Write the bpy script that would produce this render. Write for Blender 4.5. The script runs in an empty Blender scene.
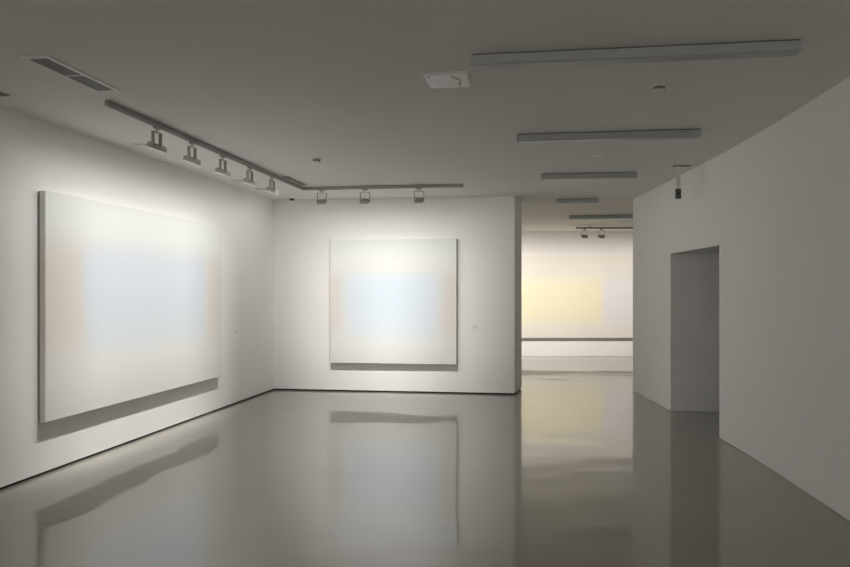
import bpy, bmesh, math
from mathutils import Vector, Matrix, noise as mnoise
S = bpy.context.scene
COL = S.collection
H = 3.2                      # ceiling height
TH = math.atan(115/770)      # the room is turned by this much against the camera

# ------------------------------------------------------------------ materials
def nodes_of(name):
    m = bpy.data.materials.new(name); m.use_nodes = True
    nt = m.node_tree
    return m, nt, nt.nodes['Principled BSDF']

def noise(nt, scale, detail=2, vec=None):
    n = nt.nodes.new('ShaderNodeTexNoise'); n.inputs['Scale'].default_value = scale
    n.inputs['Detail'].default_value = detail
    if vec is not None: nt.links.new(vec, n.inputs['Vector'])
    return n

def mat(name, col, rough=0.6, metal=0.0, var=0.04, scale=6.0, bump=0.0, bscale=60, spec=0.5):
    m, nt, b = nodes_of(name)
    tc = nt.nodes.new('ShaderNodeTexCoord')
    n = noise(nt, scale, 3, tc.outputs['Object'])
    r = nt.nodes.new('ShaderNodeValToRGB')
    r.color_ramp.elements[0].position = 0.3; r.color_ramp.elements[1].position = 0.7
    r.color_ramp.elements[0].color = tuple(c*(1-var) for c in col)+(1,)
    r.color_ramp.elements[1].color = tuple(min(1, c*(1+var)) for c in col)+(1,)
    nt.links.new(n.outputs['Fac'], r.inputs['Fac']); nt.links.new(r.outputs['Color'], b.inputs['Base Color'])
    b.inputs['Roughness'].default_value = rough; b.inputs['Metallic'].default_value = metal
    b.inputs['Specular IOR Level'].default_value = spec
    if bump:
        n2 = noise(nt, bscale, 2, tc.outputs['Object'])
        bp = nt.nodes.new('ShaderNodeBump'); bp.inputs['Strength'].default_value = 1
        bp.inputs['Distance'].default_value = bump
        nt.links.new(n2.outputs['Fac'], bp.inputs['Height']); nt.links.new(bp.outputs['Normal'], b.inputs['Normal'])
    return m

WALL = mat('white_wall_paint', (0.88, 0.865, 0.845), 0.85, var=0.012, scale=1.2, bump=0.0004, bscale=90, spec=0.25)
CEIL = mat('white_ceiling_paint', (0.87, 0.855, 0.825), 0.9, var=0.012, scale=0.8, spec=0.2)
GAP = mat('shadow_gap_black', (0.02, 0.02, 0.018), 0.7)  # black put in for the shade of the gap at the wall foot
TRACK = mat('grey_track_metal', (0.36, 0.35, 0.32), 0.45, 0.2)
LAMPM = mat('grey_lamp_metal', (0.42, 0.41, 0.37), 0.45, 0.15)
TUBEM = mat('pale_grey_batten', (0.45, 0.475, 0.48), 0.45)
TUBED = mat('grey_diffuser', (0.45, 0.47, 0.475), 0.35)
WHITEP = mat('white_plastic', (0.84, 0.83, 0.80), 0.5)
PANEL = mat('white_panel_paint', (0.95, 0.94, 0.92), 0.4)
GREYP = mat('grey_plastic', (0.30, 0.28, 0.26), 0.5)
GRILLE = mat('grey_grille_metal', (0.24, 0.23, 0.20), 0.5)
DARK = mat('recess_shade_dark', (0.05, 0.05, 0.045), 0.8)  # dark colour put in for shade in ceiling gaps and vent openings
BLACKP = mat('black_plastic', (0.015, 0.015, 0.015), 0.25)
GREEN = mat('dark_green_plastic', (0.10, 0.13, 0.105), 0.4)
FRAMEW = mat('grey_stretcher', (0.30, 0.29, 0.26), 0.7)
EDGEM = mat('canvas_edge', (0.62, 0.59, 0.53), 0.8)
CARD = mat('white_card', (0.86, 0.85, 0.83), 0.6)
INK = mat('grey_ink', (0.42, 0.41, 0.40), 0.7)
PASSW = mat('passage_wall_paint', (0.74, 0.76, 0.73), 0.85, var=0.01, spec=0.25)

def emit(name, col, st):
    m, nt, b = nodes_of(name)
    b.inputs['Base Color'].default_value = col+(1,)
    b.inputs['Emission Color'].default_value = col+(1,)
    b.inputs['Emission Strength'].default_value = st
    return m
LENS = emit('lamp_lens_glow', (1.0, 0.93, 0.84), 0.2)
PLENS = emit('added_passage_glow', (0.93, 1.0, 0.95), 6.0)  # glow of the lamp added in the passage

def floor_mat():
    m, nt, b = nodes_of('polished_grey_floor')
    tc = nt.nodes.new('ShaderNodeTexCoord')
    P = tc.outputs['Object']
    n = noise(nt, 0.9, 5, P)
    r = nt.nodes.new('ShaderNodeValToRGB')
    r.color_ramp.elements[0].position = 0.3; r.color_ramp.elements[1].position = 0.72
    r.color_ramp.elements[0].color = (0.242, 0.231, 0.198, 1)
    r.color_ramp.elements[1].color = (0.270, 0.258, 0.223, 1)
    nt.links.new(n.outputs['Fac'], r.inputs['Fac']); nt.links.new(r.outputs['Color'], b.inputs['Base Color'])
    # gloss varies a little: trowelled and worn patches
    mp = nt.nodes.new('ShaderNodeMapping'); mp.inputs['Scale'].default_value = (1.0, 1.6, 1)
    nt.links.new(P, mp.inputs['Vector'])
    n2 = noise(nt, 1.3, 4, mp.outputs['Vector'])
    mr = nt.nodes.new('ShaderNodeMapRange')
    mr.inputs['From Min'].default_value = 0.3; mr.inputs['From Max'].default_value = 0.7
    mr.inputs['To Min'].default_value = 0.035; mr.inputs['To Max'].default_value = 0.07
    nt.links.new(n2.outputs['Fac'], mr.inputs['Value']); nt.links.new(mr.outputs['Result'], b.inputs['Coat Roughness'])
    b.inputs['Coat Weight'].default_value = 0.8; b.inputs['Coat IOR'].default_value = 1.5; b.inputs['Roughness'].default_value = 0.33
    b.inputs['IOR'].default_value = 1.45
    # long shallow undulations of the poured coat and fine ripples
    return m
FLOOR = floor_mat()

def painting_mat(name, w, h, base, zones):
    """soft rectangles of colour brushed over a pale ground; zones = (x0,x1,z0,z1,softx,softz,colour,opacity) in fractions"""
    m, nt, b = nodes_of(name)
    L = nt.links
    tc = nt.nodes.new('ShaderNodeTexCoord')
    nz = noise(nt, 0.8, 2, tc.outputs['Object'])
    sep = nt.nodes.new('ShaderNodeSeparateXYZ'); L.new(tc.outputs['Object'], sep.inputs[0])
    def wob(sock, amt):
        a = nt.nodes.new('ShaderNodeMath'); a.operation = 'MULTIPLY_ADD'
        a.inputs[1].default_value = amt; L.new(nz.outputs['Fac'], a.inputs[0]); L.new(sock, a.inputs[2])
        s = nt.nodes.new('ShaderNodeMath'); s.operation = 'SUBTRACT'; s.inputs[1].default_value = amt/2
        L.new(a.outputs[0], s.inputs[0]); return s.outputs[0]
    X = wob(sep.outputs['X'], 0.06); Z = wob(sep.outputs['Z'], 0.10)
    def ss(sock, a, c, up=True):
        r = nt.nodes.new('ShaderNodeMapRange'); r.interpolation_type = 'SMOOTHSTEP'
        r.inputs['From Min'].default_value = a; r.inputs['From Max'].default_value = c
        r.inputs['To Min'].default_value = 0 if up else 1; r.inputs['To Max'].default_value = 1 if up else 0
        L.new(sock, r.inputs['Value']); return r.outputs['Result']
    def mul(a, c):
        q = nt.nodes.new('ShaderNodeMath'); q.operation = 'MULTIPLY'; L.new(a, q.inputs[0])
        if isinstance(c, float): q.inputs[1].default_value = c
        else: L.new(c, q.inputs[1])
        return q.outputs[0]
    cur = None
    for (x0, x1, z0, z1, sx, sz, col, op) in zones:
        X0, X1, Z0, Z1 = (x0-.5)*w, (x1-.5)*w, z0*h, z1*h
        f = mul(mul(ss(X, X0-sx, X0+sx), ss(X, X1-sx, X1+sx, False)), mul(ss(Z, Z0-sz, Z0+sz), ss(Z, Z1-sz, Z1+sz, False)))
        f = mul(f, float(op))
        mx = nt.nodes.new('ShaderNodeMix'); mx.data_type = 'RGBA'
        L.new(f, mx.inputs['Factor'])
        if cur is None: mx.inputs[6].default_value = base+(1,)
        else: L.new(cur, mx.inputs[6])
        mx.inputs[7].default_value = col+(1,)
        cur = mx.outputs[2]
    L.new(cur, b.inputs['Base Color'])
    b.inputs['Roughness'].default_value = 0.8; b.inputs['Specular IOR Level'].default_value = 0.2
    wv = noise(nt, 350, 1, tc.outputs['Object'])
    bp = nt.nodes.new('ShaderNodeBump'); bp.inputs['Distance'].default_value = 0.0003
    L.new(wv.outputs['Fac'], bp.inputs['Height']); L.new(bp.outputs['Normal'], b.inputs['Normal'])
    return m

# ------------------------------------------------------------------ mesh helpers
def box(bm, x0, x1, y0, y1, z0, z1, mtx=None, bev=0.0):
    r = bmesh.ops.create_cube(bm, size=1)
    vs = r['verts']
    for v in vs:
        v.co = Vector(((x0+x1)/2+v.co.x*(x1-x0), (y0+y1)/2+v.co.y*(y1-y0), (z0+z1)/2+v.co.z*(z1-z0)))
    if bev:
        es = list({e for v in vs for e in v.link_edges})
        g = bmesh.ops.bevel(bm, geom=es, offset=bev, segments=2, profile=0.6, affect='EDGES')
        vs = list({v for f in g['faces'] for v in f.verts} | {v for v in vs if v.is_valid})
    if mtx is not None: bmesh.ops.transform(bm, matrix=mtx, verts=vs)
    return vs

def cyl(bm, r, z0, z1, cx=0, cy=0, seg=32, r2=None, mtx=None):
    g = bmesh.ops.create_cone(bm, cap_ends=True, segments=seg, radius1=r, radius2=r if r2 is None else r2, depth=z1-z0)
    for v in g['verts']: v.co += Vector((cx, cy, (z0+z1)/2))
    if mtx is not None: bmesh.ops.transform(bm, matrix=mtx, verts=g['verts'])
    return g['verts']

def lathe(bm, prof, seg=40):
    rings = []
    for (r, z) in prof:
        if r < 1e-6: rings.append([bm.verts.new((0, 0, z))])
        else: rings.append([bm.verts.new((r*math.cos(2*math.pi*i/seg), r*math.sin(2*math.pi*i/seg), z)) for i in range(seg)])
    for a, c in zip(rings, rings[1:]):
        for i in range(seg):
            j = (i+1) % seg
            if len(a) == 1 and len(c) == 1: continue
            if len(a) == 1: bm.faces.new((a[0], c[i], c[j]))
            elif len(c) == 1: bm.faces.new((a[i], c[0], a[j]))
            else: bm.faces.new((a[i], c[i], c[j], a[j]))
    if len(rings[0]) > 1: bm.faces.new(rings[0])
    if len(rings[-1]) > 1: bm.faces.new(rings[-1])
    bmesh.ops.recalc_face_normals(bm, faces=bm.faces)

def prism(bm, pts, z0, z1):
    lo = [bm.verts.new((x, y, z0)) for x, y in pts]; hi = [bm.verts.new((x, y, z1)) for x, y in pts]
    n = len(pts); bm.faces.new(list(reversed(lo))); bm.faces.new(hi)
    for i in range(n):
        j = (i+1) % n; bm.faces.new((lo[i], lo[j], hi[j], hi[i]))
    bmesh.ops.recalc_face_normals(bm, faces=bm.faces)

def obj(name, bm, m, parent=None, smooth=False):
    me = bpy.data.meshes.new(name); bm.to_mesh(me); bm.free()
    me.materials.append(m)
    o = bpy.data.objects.new(name, me); COL.objects.link(o)
    if parent: o.parent = parent
    if smooth:
        for p in me.polygons: p.use_smooth = True
        me.set_sharp_from_angle(angle=math.radians(40))
    return o

def thing(name, label, cat, loc=(0, 0, 0), rotz=0.0, group=None):
    o = bpy.data.objects.new(name, None); COL.objects.link(o); o.empty_display_size = 0.1
    o.location = loc; o.rotation_euler = (0, 0, rotz); o['label'] = label; o['category'] = cat
    if group: o['group'] = group
    return o

def dup(root, loc, rotz, label, group=None):
    r = root.copy(); COL.objects.link(r); r.location = loc; r.rotation_euler = (0, 0, rotz); r['label'] = label
    if group: r['group'] = group
    for ch in list(root.children):
        c = ch.copy(); COL.objects.link(c); c.parent = r
        for g in ch.children:
            d = g.copy(); COL.objects.link(d); d.parent = c
    return r

def struct(name, bm, m):
    o = obj(name, bm, m); o['kind'] = 'structure'; return o

# ------------------------------------------------------------------ the room
LX, BY = -4.45, 12.50                 # left wall plane, dividing wall plane
def cam(d, l): return (-math.sin(TH)*d+math.cos(TH)*l, math.cos(TH)*d+math.sin(TH)*l)

# the poured floor is not perfectly flat: shallow swells under a millimetre high
def swell(x, y):
    h = 0.0040*mnoise.noise(Vector((x*.42+3, y*.55, 1.3)))
    h += 0.0028*mnoise.noise(Vector((x*.8+.25*y, y*1.5+7, 4.1)))
    h += 0.0016*mnoise.noise(Vector((x*1.9+11, y*3.3, 9.7)))
    return h
bm = bmesh.new(); step = .085
nx, ny = int(17.1/step), int(30.3/step)
gv = [[bm.verts.new((-6.6+17.1*i/nx, -6.3+30.3*j/ny, swell(-6.6+17.1*i/nx, -6.3+30.3*j/ny)-.0045)) for i in range(nx+1)] for j in range(ny+1)]
for j in range(ny):
    for i in range(nx): bm.faces.new((gv[j][i], gv[j][i+1], gv[j+1][i+1], gv[j+1][i]))
fl = struct('floor', bm, FLOOR)
for p in fl.data.polygons: p.use_smooth = True
bm = bmesh.new(); box(bm, -6.6, 10.5, -6.3, 24, H, H+0.2); struct('ceiling', bm, CEIL)

bm = bmesh.new(); box(bm, LX-0.25, LX, -6, BY, 0.019, H); struct('wall_left', bm, WALL)
bm = bmesh.new(); box(bm, LX-0.24, LX-0.012, -6, BY, 0, 0.019); struct('shadow_gap_left', bm, GAP)  # recessed shadow gap, its shade put in as black colour
dv = [(-6.3, BY), (-0.405, BY-0.02), (-0.312, 13.29), (-6.3, 13.29)]
bm = bmesh.new(); prism(bm, dv, 0.019, H); struct('wall_back', bm, WALL)
dg = [(-6.28, BY+0.012), (-0.418, BY-0.007), (-0.327, 13.277), (-6.28, 13.277)]
bm = bmesh.new(); prism(bm, dg, 0, 0.019); struct('shadow_gap_back', bm, GAP)  # same shadow gap along the back wall, shade as black colour

# right wall: a long shallow curve with a passage opening through it
ctrl = [(1.6, -6.2), (1.95, -3), (2.12, 0), (2.2, 3), (2.225, 4.5), (2.20, 6.0), (2.12, 7.7), (2.005, 9.1), (1.79, 11.06), (1.53, 13.2), (1.2, 15.2)]
def catmull(pts, y):
    for i in range(1, len(pts)-2):
        p0, p1, p2, p3 = pts[i-1], pts[i], pts[i+1], pts[i+2]
        if p1[1] <= y <= p2[1]:
            t = (y-p1[1])/(p2[1]-p1[1])
            m1 = (p2[0]-p0[0])/(p2[1]-p0[1])*(p2[1]-p1[1]); m2 = (p3[0]-p1[0])/(p3[1]-p1[1])*(p2[1]-p1[1])
            return (2*t**3-3*t*t+1)*p1[0]+(t**3-2*t*t+t)*m1+(-2*t**3+3*t*t)*p2[0]+(t**3-t*t)*m2
    return pts[0][0]
def curve(y0, y1, n): return [(catmull(ctrl, y0+(y1-y0)*i/n), y0+(y1-y0)*i/n) for i in range(n+1)]
P0, P1, OZ = 9.10, 11.06, 2.18
bm = bmesh.new()
a = curve(-3, P0, 48); prism(bm, a+[(2.75, P0), (2.75, -6.0), (1.9, -6.0)], 0, H)
a = curve(P0, P1, 8); prism(bm, a+[(2.75, P1), (2.75, P0)], OZ, H)
a = curve(P1, 13.2, 8); prism(bm, a+[(2.75, 13.2), (2.75, P1)], 0, H)
wr = struct('wall_right', bm, WALL)
for p in wr.data.polygons: p.use_smooth = True
wr.data.set_sharp_from_angle(angle=math.radians(20))
# the passage behind the opening
bm = bmesh.new(); box(bm, 2.75, 7.2, P1, P1+0.2, 0, OZ+0.3); struct('wall_passage_far', bm, PASSW)
bm = bmesh.new(); box(bm, 2.75, 7.2, P0-0.2, P0, 0, OZ+0.3); struct('wall_passage_near', bm, PASSW)
bm = bmesh.new(); box(bm, 7.2, 7.4, P0-0.2, P1+0.2, 0, OZ+0.3); struct('wall_passage_end', bm, PASSW)
bm = bmesh.new(); box(bm, 2.75, 7.2, P0, P1, OZ, OZ+0.3); struct('ceiling_passage', bm, PASSW)
# behind the camera and the far gallery
bm = bmesh.new(); box(bm, -4.7, 2.75, -6.3, -6.0, 0, H); struct('wall_rear', bm, WALL)
D = 19.8
p = cam(D, -3.6); q = cam(D, 12.0); r_ = cam(D+0.3, 12.0); s_ = cam(D+0.3, -3.6)
bm = bmesh.new(); prism(bm, [p, q, r_, s_], 0, H); struct('wall_far', bm, WALL)
bm = bmesh.new(); box(bm, -6.55, -6.3, BY, 19.6, 0, H); struct('wall_far_left', bm, WALL)
bm = bmesh.new(); box(bm, 8.7, 8.95, 13.0, 21.2, 0, H); struct('wall_far_right', bm, WALL)
bm = bmesh.new(); box(bm, 2.75, 8.7, 12.95, 13.2, 0, H); struct('wall_far_near_side', bm, WALL)

# ------------------------------------------------------------------ paintings
T = 0.068
def painting(label, w, h, m, loc, rotz, T=0.068):
    t = thing('abstract_painting', label, 'painting', loc, rotz, 'large abstract canvases')
    bm = bmesh.new(); box(bm, -w/2, w/2, -T, -0.012, 0, h, bev=0.003); obj('canvas', bm, m, t)
    bm = bmesh.new()
    for x0, x1, z0, z1 in ((-w/2+.004, -w/2+.05, .004, h-.004), (w/2-.05, w/2-.004, .004, h-.004), (-w/2+.05, w/2-.05, .004, .05), (-w/2+.05, w/2-.05, h-.05, h-.004)):
        box(bm, x0, x1, -0.012, 0, z0, z1)
    obj('stretcher_frame', bm, FRAMEW, t)
    return t
blue = (0.655, 0.73, 0.79); peach = (0.745, 0.68, 0.62); cream = (0.755, 0.755, 0.72); top = (0.775, 0.795, 0.775)
m1 = painting_mat('painted_blue_wide', 3.80, 2.07, cream, [
    (-.2, 1.2, .80, 1.3, .1, .22, top, 1.0),
    (-.2, .16, .28, .765, .15, .20, peach, .8),
    (.885, .985, .26, .775, .10, .12, peach, .65),
    (.155, .86, .26, .765, .2, .17, blue, .85),
    (.155, .86, .50, .77, .2, .30, (0.68, 0.745, 0.82), .5),
    (-.2, 1.2, -.3, .24, .1, .50, cream, .9)])
painting('wide pale blue painting with peach side bands on the left wall', 3.86, 2.08, m1, (LX, 8.25, 0.48), math.pi/2)
m2 = painting_mat('painted_blue_square', 2.10, 2.04, cream, [
    (-.2, 1.2, .80, 1.3, .1, .16, top, 1.0),
    (-.3, .10, .25, .71, .12, .16, (0.72, 0.67, 0.63), .8),
    (.875, 1.3, .22, .71, .12, .16, (0.72, 0.67, 0.62), .8),
    (.13, .85, .20, .715, .18, .16, blue, .9),
    (.15, .83, .40, .71, .22, .16, (0.65, 0.72, 0.80), .55),
    (-.2, 1.2, -.3, .16, .1, .45, cream, .7)])
painting('square pale blue painting on the back wall beside the tall opening', 2.10, 2.04, m2, (-2.39, BY-0.006, 0.475), 0, 0.08)
m3 = painting_mat('painted_yellow', 5.3, 2.08, (0.76, 0.74, 0.69), [
    (-.2, 1.2, .86, 1.3, .1, .20, (0.84, 0.80, 0.74), 1.0),
    (.12, .685, .18, .72, .22, .34, (0.82, 0.775, 0.54), .85),
    (.68, .95, .18, .73, .13, .20, (0.74, 0.74, 0.78), .85)])
px = cam(D-0.002, 3.62)
painting('cream and yellow painting on the wall of the far gallery', 5.3, 2.08, m3, (px[0], px[1], 0.475), TH)

# wall labels
def wall_label(label, loc, rotz):
    t = thing('wall_label', label, 'label', loc, rotz, 'small white captions beside the paintings')
    bm = bmesh.new(); box(bm, -.06, .06, -.006, 0, -.04, .04, bev=.001); obj('card', bm, CARD, t)
    bm = bmesh.new()
    for i, (a, b_) in enumerate(((-.045, .02), (-.045, .04), (-.045, .035), (-.045, .0))):
        z = .022-i*.014
        box(bm, a, b_, -.0066, -.0058, z-.0018, z+.0018)
    obj('caption_lines', bm, INK, t)
wall_label('small white caption card on the back wall right of the square painting', (-1.03, BY-0.018, 1.075), 0)
wall_label('small white caption card on the left wall past the wide painting', (LX, 10.86, 1.06), math.pi/2)

# ------------------------------------------------------------------ tracks
TZ0, TZ1 = 3.155, 3.196
def track_run(bm, x0, x1, y0, y1):
    """square rail with a slot along its underside"""
    if y1-y0 > x1-x0:
        box(bm, x0, x1, y0, y1, TZ0+.008, TZ1, bev=.002)
        box(bm, x0, x0+.010, y0, y1, TZ0, TZ0+.01); box(bm, x1-.010, x1, y0, y1, TZ0, TZ0+.01)
    else:
        box(bm, x0, x1, y0, y1, TZ0+.008, TZ1, bev=.002)
        box(bm, x0, x1, y0, y0+.010, TZ0, TZ0+.01); box(bm, x0, x1, y1-.010, y1, TZ0, TZ0+.01)
TX, TY = -3.46, 11.00
tr = thing('lighting_track', 'grey L-shaped lighting track under the main gallery ceiling', 'lighting track', (0, 0, 0))
bm = bmesh.new(); track_run(bm, TX-.018, TX+.018, 5.79, TY-.018); obj('rail', bm, TRACK, tr)
bm = bmesh.new(); track_run(bm, TX+.018, -1.11, TY-.018, TY+.018); obj('rail', bm, TRACK, tr)
bm = bmesh.new(); box(bm, TX-.022, TX+.030, TY-.030, TY+.022, TZ0-.003, TZ1+.002, bev=.004); obj('corner_connector', bm, LAMPM, tr)
bm = bmesh.new(); box(bm, TX-.020, TX+.020, 5.77, 5.79, TZ0-.002, TZ1+.001, bev=.003); obj('end_cap', bm, TRACK, tr)
bm = bmesh.new(); box(bm, -1.11, -1.09, TY-.02, TY+.02, TZ0-.002, TZ1+.001, bev=.003); obj('end_cap', bm, TRACK, tr)
for (x, y) in ((TX, 5.9), (TX, 7.5), (TX, 9.1), (TX, 10.5), (-2.8, TY), (-1.3, TY)):
    bm = bmesh.new(); box(bm, x-.014, x+.014, y-.014, y+.014, TZ1, H); obj('mounting_clip', bm, LAMPM, tr)

def far_track(l0, l1, label):
    x, y = cam(17.9, (l0+l1)/2); hw = (l1-l0)/2
    t = thing('lighting_track', label, 'lighting track', (x, y, -.035), TH, 'straight tracks in the far gallery')
    bm = bmesh.new(); track_run(bm, -hw, hw, -.018, .018); obj('rail', bm, TRACK, t)
    for s in (-1, 1):
        bm = bmesh.new(); box(bm, min(s*hw, s*(hw+.02)), max(s*hw, s*(hw+.02)), -.02, .02, TZ0-.002, TZ1+.001, bev=.003); obj('end_cap', bm, TRACK, t)
        bm = bmesh.new(); box(bm, s*(hw-.3)-.014, s*(hw-.3)+.014, -.014, .014, TZ1, H+.035); obj('mounting_clip', bm, LAMPM, t)
far_track(3.53, 6.5, 'straight grey lighting track on the far gallery ceiling')

# ------------------------------------------------------------------ wallwasher spotlights; local -y... the lamp faces +y
def make_lamp(label, group):
    t = thing('track_spotlight', label, 'spotlight', (0, 0, 0), 0, group); t.scale = (.9, .9, .95)
    bm = bmesh.new(); box(bm, -.045, .045, -.016, .016, -.022, 0, bev=.003); cyl(bm, .010, -.048, -.020, 0, 0, 16); obj('track_adapter', bm, LAMPM, t)
    bm = bmesh.new()
    box(bm, -.078, .078, -.016, .016, -.055, -.047, bev=.002)
    obj('yoke_bar', bm, LAMPM, t)
    for s in (-1, 1):
        bm = bmesh.new(); box(bm, s*.075-.004, s*.075+.004, -.018, .018, -.205, -.05, bev=.0015)
        cyl(bm, .014, -.006, .006, 0, 0, 20, mtx=Matrix.Translation((s*.080, 0, -.192)) @ Matrix.Rotation(math.pi/2, 4, 'Y'))
        obj('yoke_arm', bm, LAMPM, t)
    R = Matrix.Translation((0, 0, -.195)) @ Matrix.Rotation(math.radians(TILT), 4, 'X')
    # flat head, its lit face towards +y and down
    bm = bmesh.new(); box(bm, -.066, .066, -.078, .078, -.020, .020, R, bev=.004)
    hd = obj('lamp_head', bm, LAMPM, t)
    bm = bmesh.new()
    for i in range(7): box(bm, -.055, .055, -.07+i*.022, -.064+i*.022, .022, .034, R)
    obj('cooling_fins', bm, LAMPM, hd)
    bm = bmesh.new(); box(bm, -.056, .056, -.072, .072, -.026, -.021, R); obj('lens', bm, LENS, hd)
    return t
TILT = 19
E_LEFT, E_BACK, E_FAR, E_FAR2, E_REAR = 6.5, 15.5, 15.0, 14.5, 36

def with_visor(root):
    bm = bmesh.new()
    R = Matrix.Translation((0, 0, -.195)) @ Matrix.Rotation(math.radians(TILT), 4, 'X')
    box(bm, -.075, .075, .0, .165, -.0025, .0025, Matrix.Translation((0, 0.078, -.175)) @ Matrix.Rotation(math.radians(4), 4, 'X'), bev=.001)
    obj('visor_flap', bm, LAMPM, root)

WARM = (1.0, 0.97, 0.94)
FWARM = (1.0, 0.935, 0.86)
def wash(root, energy, az=(0.45, 1.65), power=2.85, color=WARM, off=(0, .05, -.275), low_cut=(.12, .42), spill=.52, back=1.0, up1=None):
    """the beam of an asymmetric wallwasher: its photometric distribution sends more light down
    the wall than straight at it, and cuts off sideways, upwards and towards the floor"""
    L = bpy.data.lights.new('lamp_beam', 'POINT'); L.energy = energy; L.color = color; L.shadow_soft_size = 0.02
    L.use_nodes = True; nt = L.node_tree; em = nt.nodes['Emission']
    tc = nt.nodes.new('ShaderNodeTexCoord'); sp = nt.nodes.new('ShaderNodeSeparateXYZ')
    nt.links.new(tc.outputs['Normal'], sp.inputs[0])
    def M(op, a, b=None):
        n = nt.nodes.new('ShaderNodeMath'); n.operation = op
        for i, v in enumerate((a, b)):
            if v is None: continue
            if isinstance(v, (int, float)): n.inputs[i].default_value = v
            else: nt.links.new(v, n.inputs[i])
        return n.outputs[0]
    def SS(v, a, b, up=True):
        r = nt.nodes.new('ShaderNodeMapRange'); r.interpolation_type = 'SMOOTHSTEP'
        r.inputs['From Min'].default_value = a; r.inputs['From Max'].default_value = b
        r.inputs['To Min'].default_value = 0 if up else 1; r.inputs['To Max'].default_value = 1 if up else 0
        nt.links.new(v, r.inputs['Value']); return r.outputs['Result']
    x = M('MULTIPLY', sp.outputs['X'], SGN); y = M('MULTIPLY', sp.outputs['Y'], SGN); z = M('MULTIPLY', sp.outputs['Z'], SGN)
    yc = M('MAXIMUM', y, 0.24)
    k = M('POWER', yc, -power)
    up = SS(M('MULTIPLY', z, -1), UP0, up1 or UP1)
    low = SS(y, low_cut[0], low_cut[1])
    a_ = M('ABSOLUTE', M('DIVIDE', x, yc))
    azw = SS(a_, az[0], az[1], False)
    st = M('MULTIPLY', M('MULTIPLY', k, up), M('MULTIPLY', low, azw))
    st = M('ADD', st, M('MULTIPLY', M('MULTIPLY', spill, SS(M('MULTIPLY', z, -1), -.28, .12)), M('MAXIMUM', SS(y, -.25, .25), back)))
    nt.links.new(st, em.inputs['Strength'])
    o = bpy.data.objects.new('lamp_beam', L); COL.objects.link(o); o.parent = root
    o.location = off
    return o
SGN, UP0, UP1 = 1.0, -0.10, 0.50

ord_ = ['nearest the camera', 'second from the near end', 'third from the near end', 'fourth from the near end', 'closest to the track corner']
lamp0 = make_lamp('x', 'spotlights on the left run of the track')
ys = [6.59, 7.31, 8.07, 8.87, 9.65]
left = []
for i, y in enumerate(ys):
    lab = 'grey wallwasher spotlight on the left track run, ' + ord_[i]
    if i == 0:
        o = lamp0; o.location = (TX, y, TZ0-.0005); o.rotation_euler = (0, 0, math.pi/2); o['label'] = lab
    else: o = dup(lamp0, (TX, y, TZ0-.0005), math.pi/2, lab)
    left.append(o)
bk = []
for x, w in ((-3.18, 'leftmost on the back run of the track'), (-2.53, 'middle one on the back run of the track'), (-1.73, 'rightmost on the back run of the track')):
    bk.append(dup(lamp0, (x, TY, TZ0-.0005), 0, 'grey wallwasher spotlight facing the back wall, '+w, 'spotlights on the back run of the track'))
fr = []
for u, w in ((159.5, 'left one of the visible pair'), (176.5, 'right one of the visible pair'), (230, 'unseen one added to the right'), (262, 'unseen one added at the end')):  # last two are unseen, added to raise the far gallery's ambient light
    x, y = cam(17.9, u/770*17.9)
    fr.append(dup(lamp0, (x, y, TZ0-.0355), TH, 'small spotlight under the far gallery track, '+w, 'far gallery spotlights'))
for i in (0, 3, 4): with_visor(left[i])
for o in left: wash(o, E_LEFT)
for o in bk: wash(o, E_BACK, az=(0.35, 1.25), low_cut=(.26, .56), spill=.5, power=3.0, up1=.62)
for i, o in enumerate(fr): wash(o, E_FAR*(1 if i < 2 else .5), az=(0.9, 2.2), low_cut=(.30, .62), spill=.5 if i < 2 else 2.0, back=0.0 if i < 2 else 1.0, color=FWARM)
# unseen rail added behind the dividing wall to light the yellow field
t2 = far_track(-1.2, 2.0, 'added unseen lighting track behind the back wall')
for l_, w_ in ((.4, 'further left'), (1.75, 'nearer the opening')):
    x, y = cam(17.9, l_)
    o = dup(lamp0, (x, y, TZ0-.0355), TH, 'added unseen spotlight behind the dividing wall, '+w_, 'far gallery spotlights'); wash(o, E_FAR2, az=(0.9, 2.2), low_cut=(.30, .62), spill=2.5, color=FWARM)

# unseen track added behind the camera, stands in for the room's remaining light
t3 = thing('lighting_track', 'added unseen lighting track in the near half of the room', 'lighting track', (-1.2, -4.3, 0), 0)
bm = bmesh.new(); track_run(bm, -2.2, 2.2, -.018, .018); obj('rail', bm, TRACK, t3)
for s in (-1, 0, 1):
    bm = bmesh.new(); box(bm, s*1.8-.014, s*1.8+.014, -.014, .014, TZ1, H); obj('mounting_clip', bm, LAMPM, t3)
for x, w_ in ((-3.0, 'towards the left wall'), (-1.2, 'in its middle'), (.6, 'towards the right wall')):
    o = dup(lamp0, (x, -4.3, TZ0-.0005), math.pi, 'added spotlight on the unseen track of the near half, '+w_, 'added near half spotlights')
    wash(o, E_REAR, az=(0.6, 2.0))

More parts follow.
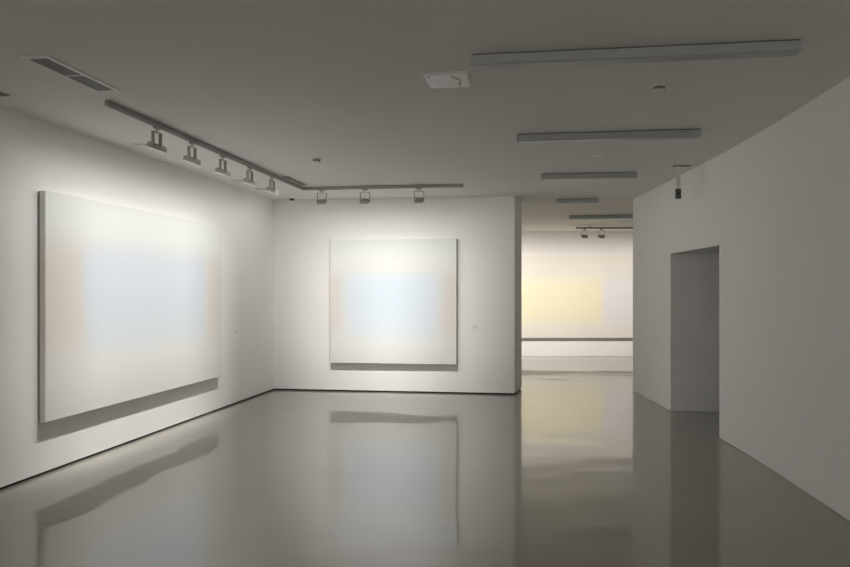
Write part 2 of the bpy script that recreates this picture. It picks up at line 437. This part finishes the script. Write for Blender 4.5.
# ------------------------------------------------------------------ ceiling battens
def batten(x0, x1, y, label):
    w = x1-x0
    t = thing('ceiling_batten_light', label, 'ceiling light', ((x0+x1)/2, y, H), 0, 'unlit linear ceiling lights')
    bm = bmesh.new(); box(bm, -w/2, w/2, .004, .116, -.052, -.007, bev=.002); obj('housing', bm, TUBEM, t)
    bm = bmesh.new(); box(bm, -w/2+.01, w/2-.01, .014, .106, -.007, 0); obj('gap_shade_strip', bm, DARK, t)  # inset mount coloured dark for the shadow gap under the ceiling
    bm = bmesh.new()
    vs = [(-.0, -.052), (.0, -.066), (.014, -.074), (.106, -.074), (.120, -.066), (.120, -.052)]
    lo = [bm.verts.new((-w/2+.012, y_, z_)) for y_, z_ in vs]; hi = [bm.verts.new((w/2-.012, y_, z_)) for y_, z_ in vs]
    bm.faces.new(lo); bm.faces.new(hi)
    for i in range(6): bm.faces.new((lo[i], lo[(i+1) % 6], hi[(i+1) % 6], hi[i]))
    bmesh.ops.recalc_face_normals(bm, faces=bm.faces); obj('diffuser', bm, TUBED, t)
    for s in (-1, 1):
        bm = bmesh.new(); box(bm, min(s*w/2, s*(w/2-.012)), max(s*w/2, s*(w/2-.012)), .0, .12, -.071, -.0522, bev=.004); obj('end_cap', bm, TUBEM, t)
batten(-.445, 1.585, 5.0, 'longest unlit grey linear ceiling light, nearest the camera')
batten(-.225, 1.51, 7.6, 'unlit grey linear ceiling light, second from the camera')
batten(.01, 1.24, 10.22, 'unlit grey linear ceiling light, third from the camera')
batten(.28, .955, 13.03, 'shortest unlit grey linear ceiling light, above the tall opening')
batten(.58, 2.6, 15.85, 'unlit linear light on the far gallery ceiling')

# ------------------------------------------------------------------ vents
def vent(x0, x1, y0, y1, label, cells=2):
    t = thing('air_vent', label, 'vent', ((x0+x1)/2, (y0+y1)/2, H), 0, 'slotted ceiling air vents')
    a, b_ = (x1-x0)/2, (y1-y0)/2
    z = -.010; f = .032 if x1-x0 > .17 else .022
    bm = bmesh.new()
    box(bm, -a, -a+f, -b_, b_, z, 0, bev=.002); box(bm, a-f, a, -b_, b_, z, 0, bev=.002)
    box(bm, -a+f, a-f, -b_, -b_+f, z, 0); box(bm, -a+f, a-f, b_-f, b_, z, 0)
    if cells == 2: box(bm, -a+f, a-f, -.008, .008, z, 0)
    obj('frame', bm, WHITEP, t)
    bm = bmesh.new(); box(bm, -a+f, a-f, -b_+f, b_-f, -.002, 0); obj('recess_shade_plate', bm, DARK, t)  # dark plate for the vent's shaded inside, the ceiling stays uncut
    spans = ((-b_+f, -.008), (.008, b_-f)) if cells == 2 else ((-b_+f, b_-f),)
    for c0, c1 in spans:
        bm = bmesh.new(); n = int((2*a-2*f)/.013)
        for i in range(n):
            x = -a+f+(i+.5)*(2*a-2*f)/n
            box(bm, x-.0038, x+.0038, c0, c1, -.0085, -.001)
        obj('grille', bm, GRILLE, t)
vent(-3.385, -3.185, 4.62, 5.50, 'two-cell white framed air vent on the ceiling near the track end')
vent(-4.27, -4.07, 4.66, 5.54, 'air vent cut by the left edge of the photo')
vent(-3.436, -3.285, 9.83, 10.74, 'air vent above the corner of the lighting track')
vent(.62, 1.30, 18.08, 18.17, 'long slot air vent on the far gallery ceiling', 1)
vent(1.74, 1.95, 17.4, 17.5, 'short slot air vent on the far gallery ceiling', 1)

# ------------------------------------------------------------------ access panel
t = thing('access_panel', 'square white access panel on the ceiling left of the longest linear light', 'panel', (-.66, 5.57, H))
bm = bmesh.new(); box(bm, -.165, .165, -.19, .19, -.010, 0, bev=.002); obj('frame', bm, WHITEP, t)
bm = bmesh.new(); box(bm, -.150, .150, -.175, .175, -.017, -.010, bev=.002); obj('hatch', bm, PANEL, t)
bm = bmesh.new()
pts = [(.035, -.14), (.055, -.075), (.088, -.03), (.085, .03), (.070, .085), (.075, .13)]
for p, q in zip(pts, pts[1:]):
    d = Vector((q[0]-p[0], q[1]-p[1])); L_ = d.length+.004
    box(bm, -L_/2, L_/2, -.0028, .0028, -.0035, 0, Matrix.Translation(((p[0]+q[0])/2, (p[1]+q[1])/2, -.017)) @ Matrix.Rotation(math.atan2(d.y, d.x), 4, 'Z'))
obj('hanging_cord', bm, GREYP, t)
bm = bmesh.new(); cyl(bm, .010, -.020, -.016, -.125, -.135, 20); obj('latch', bm, GREYP, t)

# ------------------------------------------------------------------ detectors and discs
def detector(x, y, label, s=1.15):
    t = thing('smoke_detector', label, 'smoke detector', (x, y, H), 0, 'ceiling smoke detectors'); t.scale = (s, s, s)
    bm = bmesh.new(); lathe(bm, [(.052, 0), (.054, -.006), (.050, -.012), (.0, -.012)]); obj('base', bm, WHITEP, t, True)
    bm = bmesh.new(); lathe(bm, [(.036, -.012), (.037, -.030), (.0, -.030)]); obj('sensing_ring', bm, GREYP, t, True)
    bm = bmesh.new(); lathe(bm, [(.042, -.030), (.040, -.038), (.028, -.046), (.0, -.049)]); obj('cover', bm, WHITEP, t, True)
detector(.885, 5.97, 'small round smoke detector below the longest linear light')
detector(-2.57, 8.66, 'small round smoke detector beside the left track run')
def disc(name, cat, x, y, r, label, dome=False):
    t = thing(name, label, cat, (x, y, H+.0015), 0)
    bm = bmesh.new(); lathe(bm, [(r*.8, 0), (r, -.002), (r*.98, -.008), (r*.7, -.012), (0, -.012)]); obj('cover_plate', bm, PANEL, t, True)
    bm = bmesh.new(); lathe(bm, [(r*.25, -.012), (r*.22, -.022), (0, -.024)]); obj('centre_cap', bm, WHITEP, t, True)
disc('sprinkler_cover', 'ceiling disc', .65, 8.93, .055, 'small white ceiling disc between the second and third linear lights')
disc('sprinkler_cover', 'ceiling disc', .88, 14.85, .085, 'small white ceiling disc past the shortest linear light')
disc('round_air_diffuser', 'ceiling disc', 1.15, 17.0, .17, 'larger white round disc on the far gallery ceiling')

t = thing('dome_camera', 'small black dome camera on the ceiling in the left back corner', 'camera', (-4.08, 12.33, H+.001)); t.scale = (.85, .85, .65)
bm = bmesh.new(); lathe(bm, [(.055, 0), (.057, -.012), (.050, -.018), (0, -.018)]); obj('base', bm, BLACKP, t, True)
bm = bmesh.new(); lathe(bm, [(.042, -.018), (.038, -.032), (.026, -.046), (.012, -.053), (0, -.055)]); obj('dome', bm, BLACKP, t, True)

# hanging sensor near the right wall
t = thing('hanging_sensor', 'pale ceiling bracket with dark green sensor before the right wall', 'sensor', (1.675, 9.8, H))
bm = bmesh.new(); box(bm, -.06, .15, -.03, .03, -.012, 0, bev=.002); obj('ceiling_plate', bm, GREYP, t)
bm = bmesh.new(); box(bm, -.026, .026, -.022, .022, -.29, -.012, bev=.004); obj('drop_bracket', bm, WHITEP, t)
bm = bmesh.new(); box(bm, -.032, .032, -.035, .035, -.405, -.285, bev=.006)
sb = obj('sensor_body', bm, GREEN, t)
bm = bmesh.new(); cyl(bm, .010, -.004, .004, 0, 0, 20, mtx=Matrix.Translation((0, -.037, -.345)) @ Matrix.Rotation(math.pi/2, 4, 'X')); obj('sensor_eye', bm, BLACKP, sb)

# unseen lamp added to light the side passage
t = thing('added_passage_lamp', 'added unseen round lamp on the low ceiling of the side passage', 'ceiling light', (4.6, 10.1, OZ))
bm = bmesh.new(); lathe(bm, [(.15, 0), (.155, -.02), (.14, -.03), (0, -.03)]); obj('rim', bm, WHITEP, t, True)
bm = bmesh.new(); lathe(bm, [(.13, -.03), (.12, -.04), (0, -.045)]); obj('diffuser', bm, PLENS, t, True)

# ------------------------------------------------------------------ world, camera, view
w = bpy.data.worlds.new('world'); S.world = w; w.use_nodes = True
w.node_tree.nodes['Background'].inputs[0].default_value = (.5, .5, .5, 1); w.node_tree.nodes['Background'].inputs[1].default_value = 0.0
c = bpy.data.cameras.new('camera'); co = bpy.data.objects.new('camera', c); COL.objects.link(co)
co.location = (0, 0, 1.65); co.rotation_euler = (math.pi/2, 0, TH)
c.sensor_width = 36; c.lens = 770/850*36; c.shift_y = 8.5/850
S.camera = co
S.view_settings.view_transform = 'Standard'; S.view_settings.look = 'None'
S.view_settings.gamma = 1; S.view_settings.use_curve_mapping = False
S.view_settings.exposure = 0.52
